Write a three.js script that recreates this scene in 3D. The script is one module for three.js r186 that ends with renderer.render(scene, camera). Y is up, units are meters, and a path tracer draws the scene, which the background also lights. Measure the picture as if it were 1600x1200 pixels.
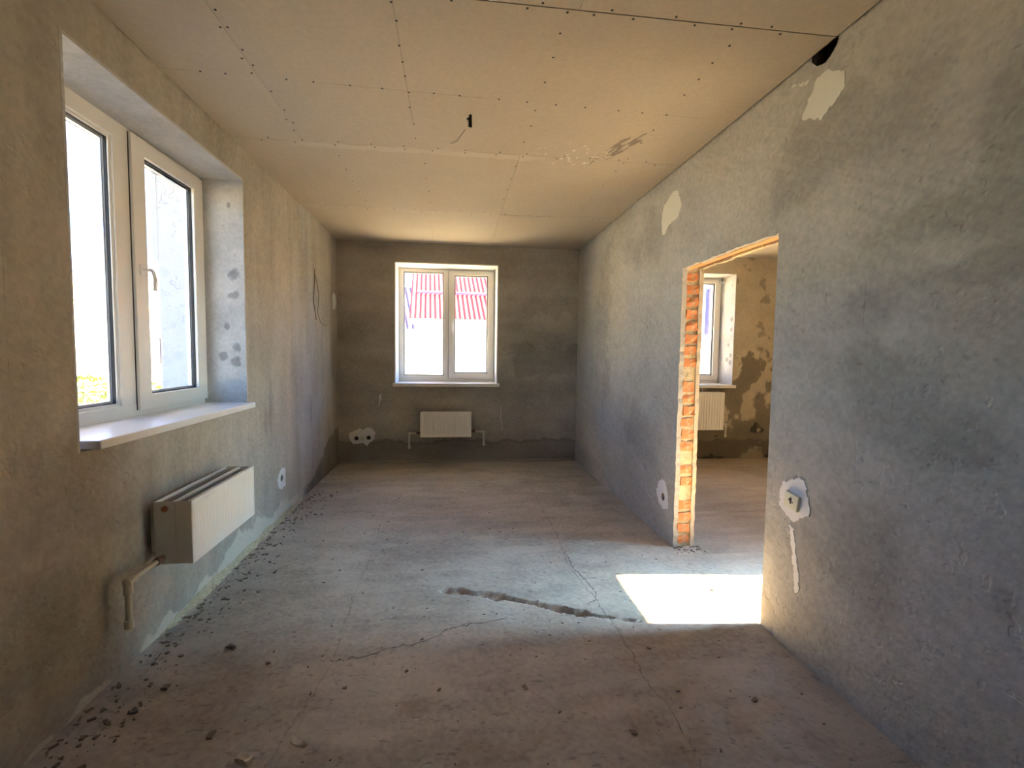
import * as THREE from 'three';
import { Sky } from 'three/addons/objects/Sky.js';
import { mergeGeometries, mergeVertices } from 'three/addons/utils/BufferGeometryUtils.js';
import { RoundedBoxGeometry } from 'three/addons/geometries/RoundedBoxGeometry.js';

// ---------------------------------------------------------------- camera, sky, sun, exposure
const scene = new THREE.Scene();
const camera = new THREE.PerspectiveCamera(2 * Math.atan(600 / 747.69) * 180 / Math.PI, 4 / 3, 0.05, 400);
camera.position.set(1.4158, 1.3993, 6.1181);
camera.rotation.set(-0.063, -0.1221, 0.0133, 'YXZ');

const SUN_ELEV = 29.7 * Math.PI / 180, SUN_DZ = 0.0945;
const sunDir = new THREE.Vector3(Math.cos(SUN_ELEV), Math.sin(SUN_ELEV), Math.cos(SUN_ELEV) * SUN_DZ).normalize();
const sky = new Sky();
sky.name = 'sky';
sky.scale.setScalar(1000);
sky.material.uniforms.turbidity.value = 3;
sky.material.uniforms.rayleigh.value = 1.5;
sky.material.uniforms.mieCoefficient.value = 0.009;
sky.material.uniforms.mieDirectionalG.value = 0.86;
sky.material.uniforms.sunPosition.value.copy(sunDir);
scene.add(sky);
scene.environmentIntensity = 0.75;

const sun = new THREE.DirectionalLight(new THREE.Color().setRGB(1, 0.74, 0.41), 60);
sun.name = 'sun';
sun.position.copy(sunDir).multiplyScalar(40);
sun.castShadow = true;
sun.shadow.mapSize.set(4096, 4096);
Object.assign(sun.shadow.camera, { left: -25, right: 25, top: 25, bottom: -25, near: 1, far: 100 });
scene.add(sun, sun.target);

const renderer = new THREE.WebGLRenderer();
renderer.toneMapping = THREE.LinearToneMapping;
renderer.toneMappingExposure = 4.9;
renderer.shadowMap.enabled = true;

// ---------------------------------------------------------------- helpers: chance, noise, textures
let seed = 7;
const rnd = () => { seed = (seed * 1664525 + 1013904223) >>> 0; return seed / 4294967296; };
const rr = (a, b) => a + (b - a) * rnd();
const clamp = (x, a = 0, b = 1) => Math.min(b, Math.max(a, x));
const mix = (a, b, t) => a + (b - a) * t;
const smooth = (a, b, x) => { const t = clamp((x - a) / (b - a)); return t * t * (3 - 2 * t); };
const LAT = new Float32Array(65536);
for (let i = 0; i < 65536; i++) LAT[i] = rnd();
function vn(x, y) {
  const ix = Math.floor(x), iy = Math.floor(y), fx = x - ix, fy = y - iy;
  const s = fx * fx * (3 - 2 * fx), t = fy * fy * (3 - 2 * fy);
  const r0 = (iy & 255) << 8, r1 = ((iy + 1) & 255) << 8, c0 = ix & 255, c1 = (ix + 1) & 255;
  const a = LAT[r0 + c0], b = LAT[r0 + c1], c = LAT[r1 + c0], d = LAT[r1 + c1];
  return a + (b - a) * s + (c - a + (a - b - c + d) * s) * t;
}
function fbm(x, y, n = 4) {
  let v = 0, a = 0.5, w = 0;
  for (let i = 0; i < n; i++) { v += a * vn(x, y); w += a; a *= 0.5; x = x * 2.03 + 17.3; y = y * 2.03 + 9.1; }
  return v / w;
}
const toSRGB = new Uint8Array(4097);
for (let i = 0; i <= 4096; i++) { const c = i / 4096; toSRGB[i] = Math.round(255 * (c <= 0.0031308 ? 12.92 * c : 1.055 * Math.pow(c, 1 / 2.4) - 0.055)); }
const enc = (c) => toSRGB[(clamp(c) * 4096) | 0];
// a colour map over the rectangle [a0,a1] x [b0,b1] of a surface, in metres
function colourMap(w, h, a0, a1, b0, b1, fn, after) {
  const data = new Uint8Array(w * h * 4), o = [0, 0, 0];
  for (let j = 0, k = 0; j < h; j++) for (let i = 0; i < w; i++, k += 4) {
    fn(a0 + (a1 - a0) * (i + 0.5) / w, b0 + (b1 - b0) * (j + 0.5) / h, o);
    data[k] = enc(o[0]); data[k + 1] = enc(o[1]); data[k + 2] = enc(o[2]); data[k + 3] = 255;
  }
  if (after) after(data, w, h, (a) => (a - a0) / (a1 - a0) * w, (b) => (b - b0) / (b1 - b0) * h);
  return finish(new THREE.DataTexture(data, w, h), a0, a1, b0, b1, true);
}
function heightMap(w, h, a0, a1, b0, b1, fn, after) {
  const data = new Uint8Array(w * h * 4);
  for (let j = 0, k = 0; j < h; j++) for (let i = 0; i < w; i++, k += 4) {
    data[k] = data[k + 1] = data[k + 2] = clamp(fn(a0 + (a1 - a0) * (i + 0.5) / w, b0 + (b1 - b0) * (j + 0.5) / h)) * 255; data[k + 3] = 255;
  }
  if (after) after(data, w, h, (a) => (a - a0) / (a1 - a0) * w, (b) => (b - b0) / (b1 - b0) * h);
  return finish(new THREE.DataTexture(data, w, h), a0, a1, b0, b1, false);
}
function finish(t, a0, a1, b0, b1, srgb) {
  if (srgb) t.colorSpace = THREE.SRGBColorSpace;
  t.wrapS = t.wrapT = THREE.RepeatWrapping;
  t.magFilter = THREE.LinearFilter; t.minFilter = THREE.LinearMipmapLinearFilter; t.generateMipmaps = true;
  t.repeat.set(1 / (a1 - a0), 1 / (b1 - b0)); t.offset.set(-a0 / (a1 - a0), -b0 / (b1 - b0));
  t.needsUpdate = true;
  return t;
}
// dabs of colour along a polyline given in metres; every dab multiplies or replaces
function stroke(data, w, h, X, Y, pts, rad, dab) {
  for (let s = 0; s + 1 < pts.length; s++) {
    const x0 = X(pts[s][0]), y0 = Y(pts[s][1]), x1 = X(pts[s + 1][0]), y1 = Y(pts[s + 1][1]), n = Math.ceil(Math.hypot(x1 - x0, y1 - y0));
    for (let i = 0; i <= n; i++) {
      const t = i / Math.max(1, n), jx = (vn(i * 0.11 + s * 7, 3.3) - 0.5) * 7, jy = (vn(i * 0.13 + s * 5, 8.8) - 0.5) * 7;
      const cx = mix(x0, x1, t) + jx, cy = mix(y0, y1, t) + jy, r = rad * (0.35 + 1.1 * vn(i * 0.07 + s * 3, 5.5));
      for (let y = Math.floor(cy - r); y <= cy + r; y++) for (let x = Math.floor(cx - r); x <= cx + r; x++) {
        if (x < 0 || y < 0 || x >= w || y >= h || (x - cx) ** 2 + (y - cy) ** 2 > r * r) continue;
        dab(data, (y * w + x) * 4);
      }
    }
  }
}
const blot = (list, x, y, edge) => { let m = 0; for (const [cx, cy, rx, ry] of list) { const d = Math.hypot((x - cx) / rx, (y - cy) / ry); if (d < 1.6) m = Math.max(m, 1 - smooth(0.55, 1.25, d + (edge - 0.5) * 1.5)); } return m; };

// ---------------------------------------------------------------- helpers: geometry
function boxUV(g) {   // uv in metres, taken across the axis each face looks along
  if (g.index) g = g.toNonIndexed();
  g.deleteAttribute('uv'); g.computeVertexNormals();
  const p = g.attributes.position, uv = new Float32Array(p.count * 2), a = new THREE.Vector3(), b = new THREE.Vector3(), c = new THREE.Vector3();
  for (let i = 0; i < p.count; i += 3) {
    a.fromBufferAttribute(p, i); b.fromBufferAttribute(p, i + 1); c.fromBufferAttribute(p, i + 2);
    const n = b.clone().sub(a).cross(c.clone().sub(a)), ax = Math.abs(n.x), ay = Math.abs(n.y), az = Math.abs(n.z);
    [a, b, c].forEach((v, k) => {
      const [s, t] = ax >= ay && ax >= az ? [v.z, v.y] : az >= ay ? [v.x, v.y] : [v.x, v.z];
      uv[(i + k) * 2] = s; uv[(i + k) * 2 + 1] = t;
    });
  }
  g.setAttribute('uv', new THREE.BufferAttribute(uv, 2));
  return g;
}
const names = new Map();
function numbered(name) { const n = names.get(name) || 0; names.set(name, n + 1); return n ? name + '_' + String(n).padStart(3, '0') : name; }
function obj(name, geos, material, parent = scene, label) {
  const list = [].concat(geos).map((g) => { const c = g.index ? g.toNonIndexed() : g; for (const k of Object.keys(c.attributes)) if (!['position', 'normal', 'uv'].includes(k)) c.deleteAttribute(k); if (!c.attributes.uv) boxUV(c); return c; });
  const m = new THREE.Mesh(list.length > 1 ? mergeGeometries(list) : list[0], material);
  m.name = parent === scene ? numbered(name) : name;
  m.castShadow = m.receiveShadow = true;
  if (label) m.userData.label = label;
  parent.add(m);
  return m;
}
function thing(name, label, category, pos = [0, 0, 0], turn = 0, group) {
  const o = new THREE.Group(); o.name = numbered(name); o.position.set(...pos); o.rotation.y = turn;
  o.userData = { label, category }; if (group) o.userData.group = group;
  scene.add(o);
  return o;
}
function tag(o, label, category, group) { Object.assign(o.userData, { label, category }); if (group) o.userData.group = group; return o; }
function structure(name, label) { const o = new THREE.Group(); o.name = name; o.userData = { kind: 'structure', label, category: name.split('_')[0] }; scene.add(o); return o; }
const box = (x0, x1, y0, y1, z0, z1) => { const g = new THREE.BoxGeometry(x1 - x0, y1 - y0, z1 - z0); g.translate((x0 + x1) / 2, (y0 + y1) / 2, (z0 + z1) / 2); return boxUV(g); };
const rbox = (x0, x1, y0, y1, z0, z1, r = 0.004, s = 2) => { const g = new RoundedBoxGeometry(x1 - x0, y1 - y0, z1 - z0, s, Math.min(r, (x1 - x0) / 2.01, (y1 - y0) / 2.01, (z1 - z0) / 2.01)); g.translate((x0 + x1) / 2, (y0 + y1) / 2, (z0 + z1) / 2); return g; };
const rectPath = (T, a0, a1, b0, b1) => { const s = new T(); s.moveTo(a0, b0); s.lineTo(a1, b0); s.lineTo(a1, b1); s.lineTo(a0, b1); s.closePath(); return s; };
const polyPath = (T, pts) => { const s = new T(); pts.forEach(([a, b], i) => (i ? s.lineTo(a, b) : s.moveTo(a, b))); s.closePath(); return s; };
const circle = (cx, cy, r) => { const s = new THREE.Path(); s.absarc(cx, cy, r, 0, Math.PI * 2, true); return s; };
function remap(g, fn, flip) {
  g = g.index ? g.toNonIndexed() : g;
  const p = g.attributes.position, v = new THREE.Vector3();
  for (let i = 0; i < p.count; i++) { v.fromBufferAttribute(p, i); const q = fn(v); p.setXYZ(i, q[0], q[1], q[2]); }
  if (flip) for (let i = 0; i < p.count; i += 3) { const a = [p.getX(i + 1), p.getY(i + 1), p.getZ(i + 1)]; p.setXYZ(i + 1, p.getX(i + 2), p.getY(i + 2), p.getZ(i + 2)); p.setXYZ(i + 2, ...a); }
  return boxUV(g);
}
const extr = (shape, seg = 14) => new THREE.ExtrudeGeometry(shape, { depth: 1, bevelEnabled: false, curveSegments: seg });
const slabX = (x0, x1, shape) => remap(extr(shape), (v) => [x0 + (x1 - x0) * v.z, v.y, v.x], x1 > x0);   // shape drawn in (z, y)
const slabZ = (z0, z1, shape) => remap(extr(shape), (v) => [v.x, v.y, z0 + (z1 - z0) * v.z], z1 < z0);   // shape drawn in (x, y)
// an uneven outline: extra points between the given corners, pushed about
function rough(pts, amp, step) {
  const out = [];
  pts.forEach((a, i) => {
    const b = pts[(i + 1) % pts.length], n = Math.max(1, Math.round(Math.hypot(b[0] - a[0], b[1] - a[1]) / step));
    for (let k = 0; k < n; k++) out.push([mix(a[0], b[0], k / n) + rr(-amp, amp), mix(a[1], b[1], k / n) + rr(-amp, amp)]);
  });
  return out;
}
const tube = (pts, r, seg = 8, n = 0) => new THREE.TubeGeometry(new THREE.CatmullRomCurve3(pts.map((p) => new THREE.Vector3(...p)), false, 'catmullrom', 0.1), n || pts.length * 6, r, seg);
function rod(a, b, r, seg = 12, r2 = r) {
  const A = new THREE.Vector3(...a), B = new THREE.Vector3(...b), d = B.clone().sub(A), g = new THREE.CylinderGeometry(r2, r, d.length(), seg);
  g.applyQuaternion(new THREE.Quaternion().setFromUnitVectors(new THREE.Vector3(0, 1, 0), d.normalize())); g.translate(...A.add(B).multiplyScalar(0.5).toArray());
  return g;
}
// a chunk of rough matter: a subdivided box pushed about
function chunk(w, h, d, amp, sd, n = 2) {
  const g = mergeVertices(new THREE.BoxGeometry(w, h, d, n, n, n).deleteAttribute('uv').deleteAttribute('normal')), p = g.attributes.position;
  for (let i = 0; i < p.count; i++) {
    const x = p.getX(i), y = p.getY(i), z = p.getZ(i), q = (k) => (vn(x * 37 + sd * 3.7 + k * 11, y * 41 + z * 29 + sd * 5.1) - 0.5) * 2 * amp;
    p.setXYZ(i, x + q(0), y + q(1), z + q(2));
  }
  return boxUV(g);
}

// ---------------------------------------------------------------- surface measures (metres)
const W = 3.02, T = 0.16, H = 2.75, NEAR = 9.4, EAST = 6.4, OUT = 0.54;  // NEAR: unseen room depth, set long to darken the near end
const WL = { z0: 2.62, z1: 4.13, y0: 1.0, y1: 2.545 };         // opening in the left wall
const WB = { x0: 0.69, x1: 1.97, y0: 0.985, y1: 2.512 };        // opening in the back wall
const WO = { x0: 3.92, x1: 5.2, y0: 0.985, y1: 2.512 };         // opening in the next room's back wall
const WE = { z0: 3.61, z1: 5.11, y0: 1.0, y1: 2.545 };          // opening in the next room's outer wall
const DOOR = { z0: 2.86, z1: 3.87, y1: 2.02 };

// ---------------------------------------------------------------- colour and relief maps
const rwBlots = [[4.55, 1.3, 0.22, 0.2], [4.68, 1.15, 0.25, 0.12], [4.8, 1.88, 0.28, 0.1], [4.42, 1.6, 0.16, 0.1], [4.42, 0.62, 0.2, 0.22], [4.75, 1.68, 0.3, 0.06], [1.1, 1.8, 0.25, 0.8], [2.2, 0.7, 0.4, 0.3], [5.0, 2.1, 0.3, 0.25], [2.3, 2.35, 0.5, 0.2], [4.95, 0.69, 0.03, 0.04], [4.2, 2.3, 0.5, 0.2]];
const rightMap = colourMap(2048, 1024, 0, 7.4, 0, 2.8, (z, y, o) => {
  const big = fbm(z * 0.9, y * 0.9, 4), mid = fbm(z * 4 + 5, y * 4, 4), grain = fbm(z * 55, y * 55, 2), ed = fbm(z * 7, y * 7, 4);
  const a = Math.sin(z * 1.3 + y * 2) * 1.5, trowel = fbm(z * 5 * Math.cos(a) + y * 22 * Math.sin(a) * 0.4, y * 16 + z * 2, 3);
  let g = 0.4 * (1 + (big - 0.5) * 0.3 + (mid - 0.5) * 0.26 + (grain - 0.5) * 0.3 + (trowel - 0.5) * 0.16);
  g *= 1 - 0.2 * blot(rwBlots, z, y, ed);
  g *= 1 - 0.22 * smooth(0.76, 0.84, fbm(z * 40, y * 40 + 4, 3));
  const warm = smooth(0.45, 0.65, fbm(z * 1.4 + 9, y * 1.4, 3));
  o[0] = g * (1 + 0.03 * warm); o[1] = g; o[2] = g * (0.95 - 0.06 * warm);
});
const lwBlots = [[1.14, 0.81, 0.03, 0.2], [1.95, 2.54, 0.02, 0.06], [2.2, 0.95, 0.05, 0.22], [2.3, 0.85, 0.04, 0.15], [0.25, 1.9, 0.1, 0.9], [0.12, 1.2, 0.16, 1.1], [4.1, 0.85, 0.4, 0.22], [4.5, 0.45, 0.5, 0.22]];
const paleTop = [[0, 0.05], [0.84, 0.1], [1.5, 0.1], [2.0, 0.1], [2.57, 0.15], [2.92, 0.17], [3.05, 0.09], [3.38, 0.07], [3.6, 0.09], [3.7, 0.02], [7.4, 0.01]];
const along = (tab, x) => { for (let i = 0; i + 1 < tab.length; i++) if (x <= tab[i + 1][0]) return mix(tab[i][1], tab[i + 1][1], (x - tab[i][0]) / (tab[i + 1][0] - tab[i][0])); return tab[tab.length - 1][1]; };
const leftMap = colourMap(2048, 1024, 0, 7.4, 0, 2.8, (z, y, o) => {
  const big = fbm(z * 1.1 + 3, y * 0.8, 4), mid = fbm(z * 5 + 2, y * 3.4, 4), grain = fbm(z * 50, y * 50 + 7, 2), ed = fbm(z * 8 + 4, y * 6, 4), drip = fbm(z * 9, y * 0.9 + 6, 3);
  let g = 0.38 * (1 + (big - 0.5) * 0.5 + (mid - 0.5) * 0.3 + (grain - 0.5) * 0.26 + (drip - 0.5) * 0.34);
  g *= 1 - 0.2 * blot(lwBlots, z, y, ed);
  let r = g * 1.03, gr = g * 0.95, b = g * 0.79;
  const grey = smooth(0.5, 0.6, fbm(z * 1.7 + 1, y * 0.5, 3)) * smooth(0.4, 0.7, z) * (1 - smooth(1.4, 2.2, z)) * 0.5;
  r = mix(r, g * 1.08, grey); gr = mix(gr, g * 1.1, grey); b = mix(b, g * 1.1, grey);
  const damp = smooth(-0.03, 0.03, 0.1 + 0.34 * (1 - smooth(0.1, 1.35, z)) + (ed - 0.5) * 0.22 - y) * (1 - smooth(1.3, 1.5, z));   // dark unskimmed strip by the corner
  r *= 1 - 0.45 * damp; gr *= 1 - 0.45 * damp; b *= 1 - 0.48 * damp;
  const pale = smooth(-0.012, 0.012, along(paleTop, z) + (ed - 0.5) * 0.2 - y) * smooth(1.3, 1.9, z);                                    // pale lime splashes along the foot
  r = mix(r, 0.6, pale * 0.8); gr = mix(gr, 0.57, pale * 0.8); b = mix(b, 0.48, pale * 0.8);
  o[0] = r; o[1] = gr; o[2] = b;
});
const backMap = colourMap(2048, 1024, 0, 6.6, 0, 2.8, (x, y, o) => {
  const big = fbm(x * 1.0 + 30, y * 1.2, 4), mid = fbm(x * 4 + 8, y * 5, 4), grain = fbm(x * 50 + 3, y * 50, 2), ed = fbm(x * 8 + 14, y * 8, 4), band = fbm(x * 0.7 + 2, y * 4.2, 3);
  if (x < 3.1) {
    let g = 0.37 * (1 + (big - 0.5) * 0.45 + (mid - 0.5) * 0.34 + (grain - 0.5) * 0.24 + (band - 0.5) * 0.5);
    const dampBand = smooth(0.55, 0.7, x * 0.28 + (ed - 0.5) * 0.5) * (smooth(-0.05, 0.05, 0.2 - Math.abs(y - 1.32) + (ed - 0.5) * 0.2) * 0.8 + smooth(-0.05, 0.05, 0.12 - Math.abs(y - 2.02) + (ed - 0.5) * 0.2) * 0.5);
    g *= 1 - 0.3 * clamp(dampBand);
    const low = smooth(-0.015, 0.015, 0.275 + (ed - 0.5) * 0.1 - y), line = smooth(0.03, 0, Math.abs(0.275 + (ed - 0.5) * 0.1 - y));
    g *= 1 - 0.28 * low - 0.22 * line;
    o[0] = g * 1.02; o[1] = g * 0.97; o[2] = g * 0.86;
  } else {
    let g = 0.47 * (1 + (big - 0.5) * 0.4 + (mid - 0.5) * 0.3 + (grain - 0.5) * 0.2);
    const peel = smooth(0.0, 0.09, fbm(x * 4.6 + 4, y * 3.4 + 2, 6) - 0.52 + 0.16 * smooth(1.6, 0.4, y) - 0.25 * smooth(1.3, 1.8, y));
    const rim = smooth(0.05, 0.0, Math.abs(fbm(x * 4.6 + 4, y * 3.4 + 2, 6) - 0.52 + 0.16 * smooth(1.6, 0.4, y) - 0.25 * smooth(1.3, 1.8, y))) * smooth(0.5, 0.62, mid);
    const spots = smooth(0.66, 0.72, fbm(x * 5 + 40, y * 5, 4)) * 0.35;
    g *= 1 - 0.55 * peel - spots; g = mix(g, 0.6, rim * 0.7);
    g *= 1 - 0.4 * smooth(-0.02, 0.02, 0.26 + (ed - 0.5) * 0.08 - y);
    o[0] = g; o[1] = g * 0.88; o[2] = g * 0.66;
  }
});
const revealSpots = [[-0.089, 2.367, 0.014, 0.02], [-0.063, 1.908, 0.03, 0.045], [-0.08, 1.77, 0.045, 0.03], [-0.12, 1.56, 0.025, 0.03], [-0.053, 1.43, 0.03, 0.05], [-0.145, 1.36, 0.03, 0.03], [-0.065, 1.32, 0.035, 0.04]];
const revealMap = colourMap(512, 1024, -0.6, 0.2, 0.8, 2.8, (a, y, o) => {
  const mid = fbm(a * 7, y * 5, 4), grain = fbm(a * 70, y * 70, 2), ed = fbm(a * 20, y * 20, 3);
  const g = 0.46 * (1 + (mid - 0.5) * 0.5 + (grain - 0.5) * 0.22) * (1 - 0.45 * blot(revealSpots, a, y, ed));
  o[0] = g * 0.99; o[1] = g; o[2] = g * 0.98;
});
const headMap = colourMap(256, 256, 0, 2, 0, 2, (a, b, o) => { const g = 0.46 * (1 + (fbm(a * 5, b * 5, 4) - 0.5) * 0.4 + (fbm(a * 60, b * 60, 2) - 0.5) * 0.2); o[0] = g; o[1] = g; o[2] = g * 0.97; });
const ceilMap = colourMap(1024, 2048, 0, 3.1, 0, 7.3, (x, z, o) => {
  const grain = fbm(x * 70, z * 70, 2), cloud = fbm(x * 0.9 + 4, z * 0.9, 4), mid = fbm(x * 5, z * 5, 3), ed = fbm(x * 9, z * 9, 4);
  let g = 0.45 * (1 + (cloud - 0.5) * 0.14 + (mid - 0.5) * 0.06 + (grain - 0.5) * 0.12) * (0.97 + 0.06 * vn(Math.floor((z - 1.38) / 1.41) * 5.3 + 40, 2.2));
  let r = g * 1.02, gr = g * 0.91, b = g * 0.73;
  const putty = smooth(-0.01, 0.01, 0.035 + (ed - 0.5) * 0.07 - Math.abs(z - 2.76)) * smooth(0.3, 0.5, x) * (1 - smooth(1.9, 2.1, x)) * 0.5;
  const tape = smooth(-0.01, 0.01, 0.03 + (ed - 0.5) * 0.06 - Math.abs(z - 1.38)) * 0.25;
  const p = Math.max(putty, tape);
  r = mix(r, 0.58, p); gr = mix(gr, 0.54, p); b = mix(b, 0.46, p);
  const dx = (x - 2.46) * 0.94 + (z - 2.95) * -0.34, dz = (x - 2.46) * 0.34 + (z - 2.95) * 0.94;
  const smear = smooth(0.0, 0.25, 1 - Math.hypot(dx / 0.07, dz / 0.26) + (ed - 0.5) * 1.6) * smooth(0.42, 0.55, fbm(dx * 60, dz * 12, 3));
  r *= 1 - 0.5 * smear; gr *= 1 - 0.5 * smear; b *= 1 - 0.45 * smear;
  const scuff = smooth(0.0, 0.3, 1 - Math.hypot((x - 2.2) / 0.25, (z - 2.85) / 0.18) + (ed - 0.5) * 1.2) * smooth(0.66, 0.74, fbm(x * 40, z * 26, 3));
  r = mix(r, 0.65, scuff); gr = mix(gr, 0.61, scuff); b = mix(b, 0.53, scuff);
  const pencil = Math.max(smooth(0.0035, 0.001, Math.abs(x - 1.172 + (vn(z * 3, 1) - 0.5) * 0.006)), smooth(0.0035, 0.001, Math.abs(z - 3.5 + (x - 1.2) * 0.03))) * smooth(0.45, 0.6, vn(x * 3 + 5, z * 3));
  r *= 1 - 0.3 * pencil; gr *= 1 - 0.3 * pencil; b *= 1 - 0.3 * pencil;
  o[0] = r; o[1] = gr; o[2] = b;
});
const crackA = [[0.866, 3.953], [0.935, 3.946], [1.018, 3.936], [1.132, 3.88], [1.274, 3.853], [1.396, 3.763], [1.51, 3.723], [1.696, 3.693]];
const crackB = [[0.732, 0.686], [0.793, 1.717], [0.833, 2.355], [0.856, 2.981], [0.846, 3.241], [0.855, 3.496], [0.877, 3.94], [0.851, 4.146], [0.828, 4.315], [0.812, 4.403], [0.794, 4.501], [0.76, 4.9]];
const crackC = [[2.225, 1.062], [2.225, 1.832], [2.212, 2.542], [2.176, 3.054], [2.194, 3.285], [2.225, 3.488], [2.246, 3.789], [2.251, 4.032], [2.252, 4.232], [2.276, 4.384], [2.276, 4.529], [2.268, 4.627], [2.25, 5.1]];
const crackD = [[2.208, 2.824], [2.199, 3.105], [2.209, 3.181], [2.239, 3.373], [2.255, 3.453], [2.215, 3.559], [2.159, 3.589]];
const gouge = [[1.331, 3.334], [1.447, 3.368], [1.613, 3.422], [1.72, 3.476], [1.857, 3.546], [1.989, 3.613], [2.1, 3.67], [2.21, 3.719], [2.399, 3.78]];
function gougeAt(x, z) {   // 0 outside, 1 in the bed of the trench hacked into the screed
  let best = 9, t = 0;
  for (let i = 0; i + 1 < gouge.length; i++) {
    const [ax, az] = gouge[i], [bx, bz] = gouge[i + 1], k = clamp(((x - ax) * (bx - ax) + (z - az) * (bz - az)) / ((bx - ax) ** 2 + (bz - az) ** 2)), d = Math.hypot(x - ax - k * (bx - ax), z - az - k * (bz - az));
    if (d < best) { best = d; t = (i + k) / (gouge.length - 1); }
  }
  const half = (0.012 + 0.026 * fbm(t * 14 + 3, 1.5, 3)) * smooth(0, 0.06, t) * (1 - 0.75 * smooth(0.7, 1, t)) * (0.5 + smooth(0.3, 0.5, vn(t * 9 + 0.4, 6.6)));
  return 1 - smooth(half * 0.55, half * 1.25, best + (fbm(x * 60, z * 60, 2) - 0.5) * 0.02);
}
const floorMap = colourMap(1024, 2048, -0.05, 3.3, -0.05, 7.25, (x, z, o) => {
  const big = fbm(x * 1.1 + 7, z * 1.1, 4), mid = fbm(x * 5, z * 5 + 3, 4), grain = fbm(x * 60, z * 60, 2), sweep = fbm(x * 2 + 3 * fbm(x, z, 2), z * 11 + 2 * big, 4), ed = fbm(x * 8, z * 8, 4);
  let g = 0.38 * (1 + (big - 0.5) * 0.4 + (mid - 0.5) * 0.34 + (grain - 0.5) * 0.36 + (sweep - 0.5) * 0.4);
  g *= 1 - 0.25 * smooth(0.7, 0.8, fbm(x * 30 + 5, z * 60, 3));
  let r = g * 1.04, gr = g * 0.94, b = g * 0.81;
  const brick = smooth(0.56, 0.7, fbm(x * 2.1 + 11, z * 2.1, 4)) * 0.35;
  r *= 1 + 0.08 * brick; gr *= 1 - 0.05 * brick; b *= 1 - 0.12 * brick;
  const rust = smooth(0.6, 0.72, fbm(x * 3.1 + 21, z * 3.1, 4)) * smooth(3.9, 4.3, z) * 0.35;
  r *= 1 - 0.25 * rust; gr *= 1 - 0.36 * rust; b *= 1 - 0.5 * rust;
  const dust = smooth(0.55, 0.7, fbm(x * 3 + 31, z * 5, 4)) * 0.35;
  r = mix(r, 0.55, dust); gr = mix(gr, 0.52, dust); b = mix(b, 0.46, dust);
  const gg = gougeAt(x, z), bed = 0.2 + 0.3 * fbm(x * 40, z * 40, 3);
  if (gg > 0) { r = mix(r, bed * 1.05, gg); gr = mix(gr, bed * 0.86, gg); b = mix(b, bed * 0.74, gg); }
  o[0] = r; o[1] = gr; o[2] = b;
}, (d, w, h, X, Y) => {
  const dark = (k) => (q, i) => { q[i] = Math.min(q[i], q[i] * k + 10); q[i + 1] = Math.min(q[i + 1], q[i + 1] * k + 9); q[i + 2] = Math.min(q[i + 2], q[i + 2] * k + 8); };
  stroke(d, w, h, X, Y, crackA, 0.85, dark(0.5)); stroke(d, w, h, X, Y, crackD, 0.75, dark(0.5));
  stroke(d, w, h, X, Y, crackB, 0.6, dark(0.8)); stroke(d, w, h, X, Y, crackC, 0.7, dark(0.72));
});
const floorRelief = heightMap(1024, 2048, -0.05, 3.3, -0.05, 7.25, (x, z) => 0.55 + (fbm(x * 2 + 3 * fbm(x, z, 2), z * 11, 4) - 0.5) * 0.6 + (fbm(x * 45, z * 45, 3) - 0.5) * 0.28 - 0.3 * smooth(0.7, 0.8, fbm(x * 30 + 5, z * 60, 3)), (d, w, h, X, Y) => {
  for (const c of [crackA, crackB, crackC, crackD]) stroke(d, w, h, X, Y, c, 0.9, (q, i) => { q[i] = q[i + 1] = q[i + 2] = q[i] * 0.55; });
});
const screedMap = colourMap(512, 512, 0, 3, 0, 3, (x, z, o) => {
  const s = 512 / 3, g = 0.38 * (1 + (fbm(x * 2, z * 2, 4) - 0.5) * 0.4 + (fbm(x * 3, z * 14, 4) - 0.5) * 0.4 + (fbm(x * 60, z * 60, 2) - 0.5) * 0.3);
  o[0] = g * 1.04; o[1] = g * 0.9; o[2] = g * 0.75;
});
const screedRelief = heightMap(512, 512, 0, 3, 0, 3, (x, z) => 0.5 + (fbm(x * 3, z * 14, 4) - 0.5) * 0.8 + (fbm(x * 45, z * 45, 2) - 0.5) * 0.2);
const plasterRelief = heightMap(1024, 1024, 0, 2.2, 0, 2.2, (a, b) => {
  const t = Math.sin(a * 2.856) * 0.3 + Math.cos(b * 2.856) * 0.3;
  return 0.5 + (fbm(a * 3, b * 3, 3) - 0.5) * 0.5 + (fbm(a * 8 + t * 5, b * 24 - t * 8, 3) - 0.5) * 0.3 + (fbm(a * 70, b * 70, 3) - 0.5) * 0.34 - 0.35 * smooth(0.72, 0.8, fbm(a * 26, b * 26, 3));
});
const brickMap = colourMap(256, 256, 0, 0.5, 0, 0.5, (a, b, o) => {
  const n = fbm(a * 30, b * 30, 4), m = smooth(0.54, 0.66, fbm(a * 18 + 5, b * 18, 4));
  const v = 0.75 + 0.5 * n;
  o[0] = mix(0.55 * v, 0.5, m * 0.6); o[1] = mix(0.22 * v, 0.42, m * 0.6); o[2] = mix(0.09 * v, 0.29, m * 0.6);
});
const mortarMap = colourMap(256, 256, 0, 0.5, 0, 0.5, (a, b, o) => { const v = 0.7 + 0.6 * fbm(a * 40, b * 40, 4); o[0] = 0.5 * v; o[1] = 0.43 * v; o[2] = 0.29 * v; });
const grainMap = colourMap(256, 256, 0, 1, 0, 1, (a, b, o) => { const v = 0.8 + 0.4 * fbm(a * 5, b * 60, 4); o[0] = 0.62 * v; o[1] = 0.36 * v; o[2] = 0.16 * v; });

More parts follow.
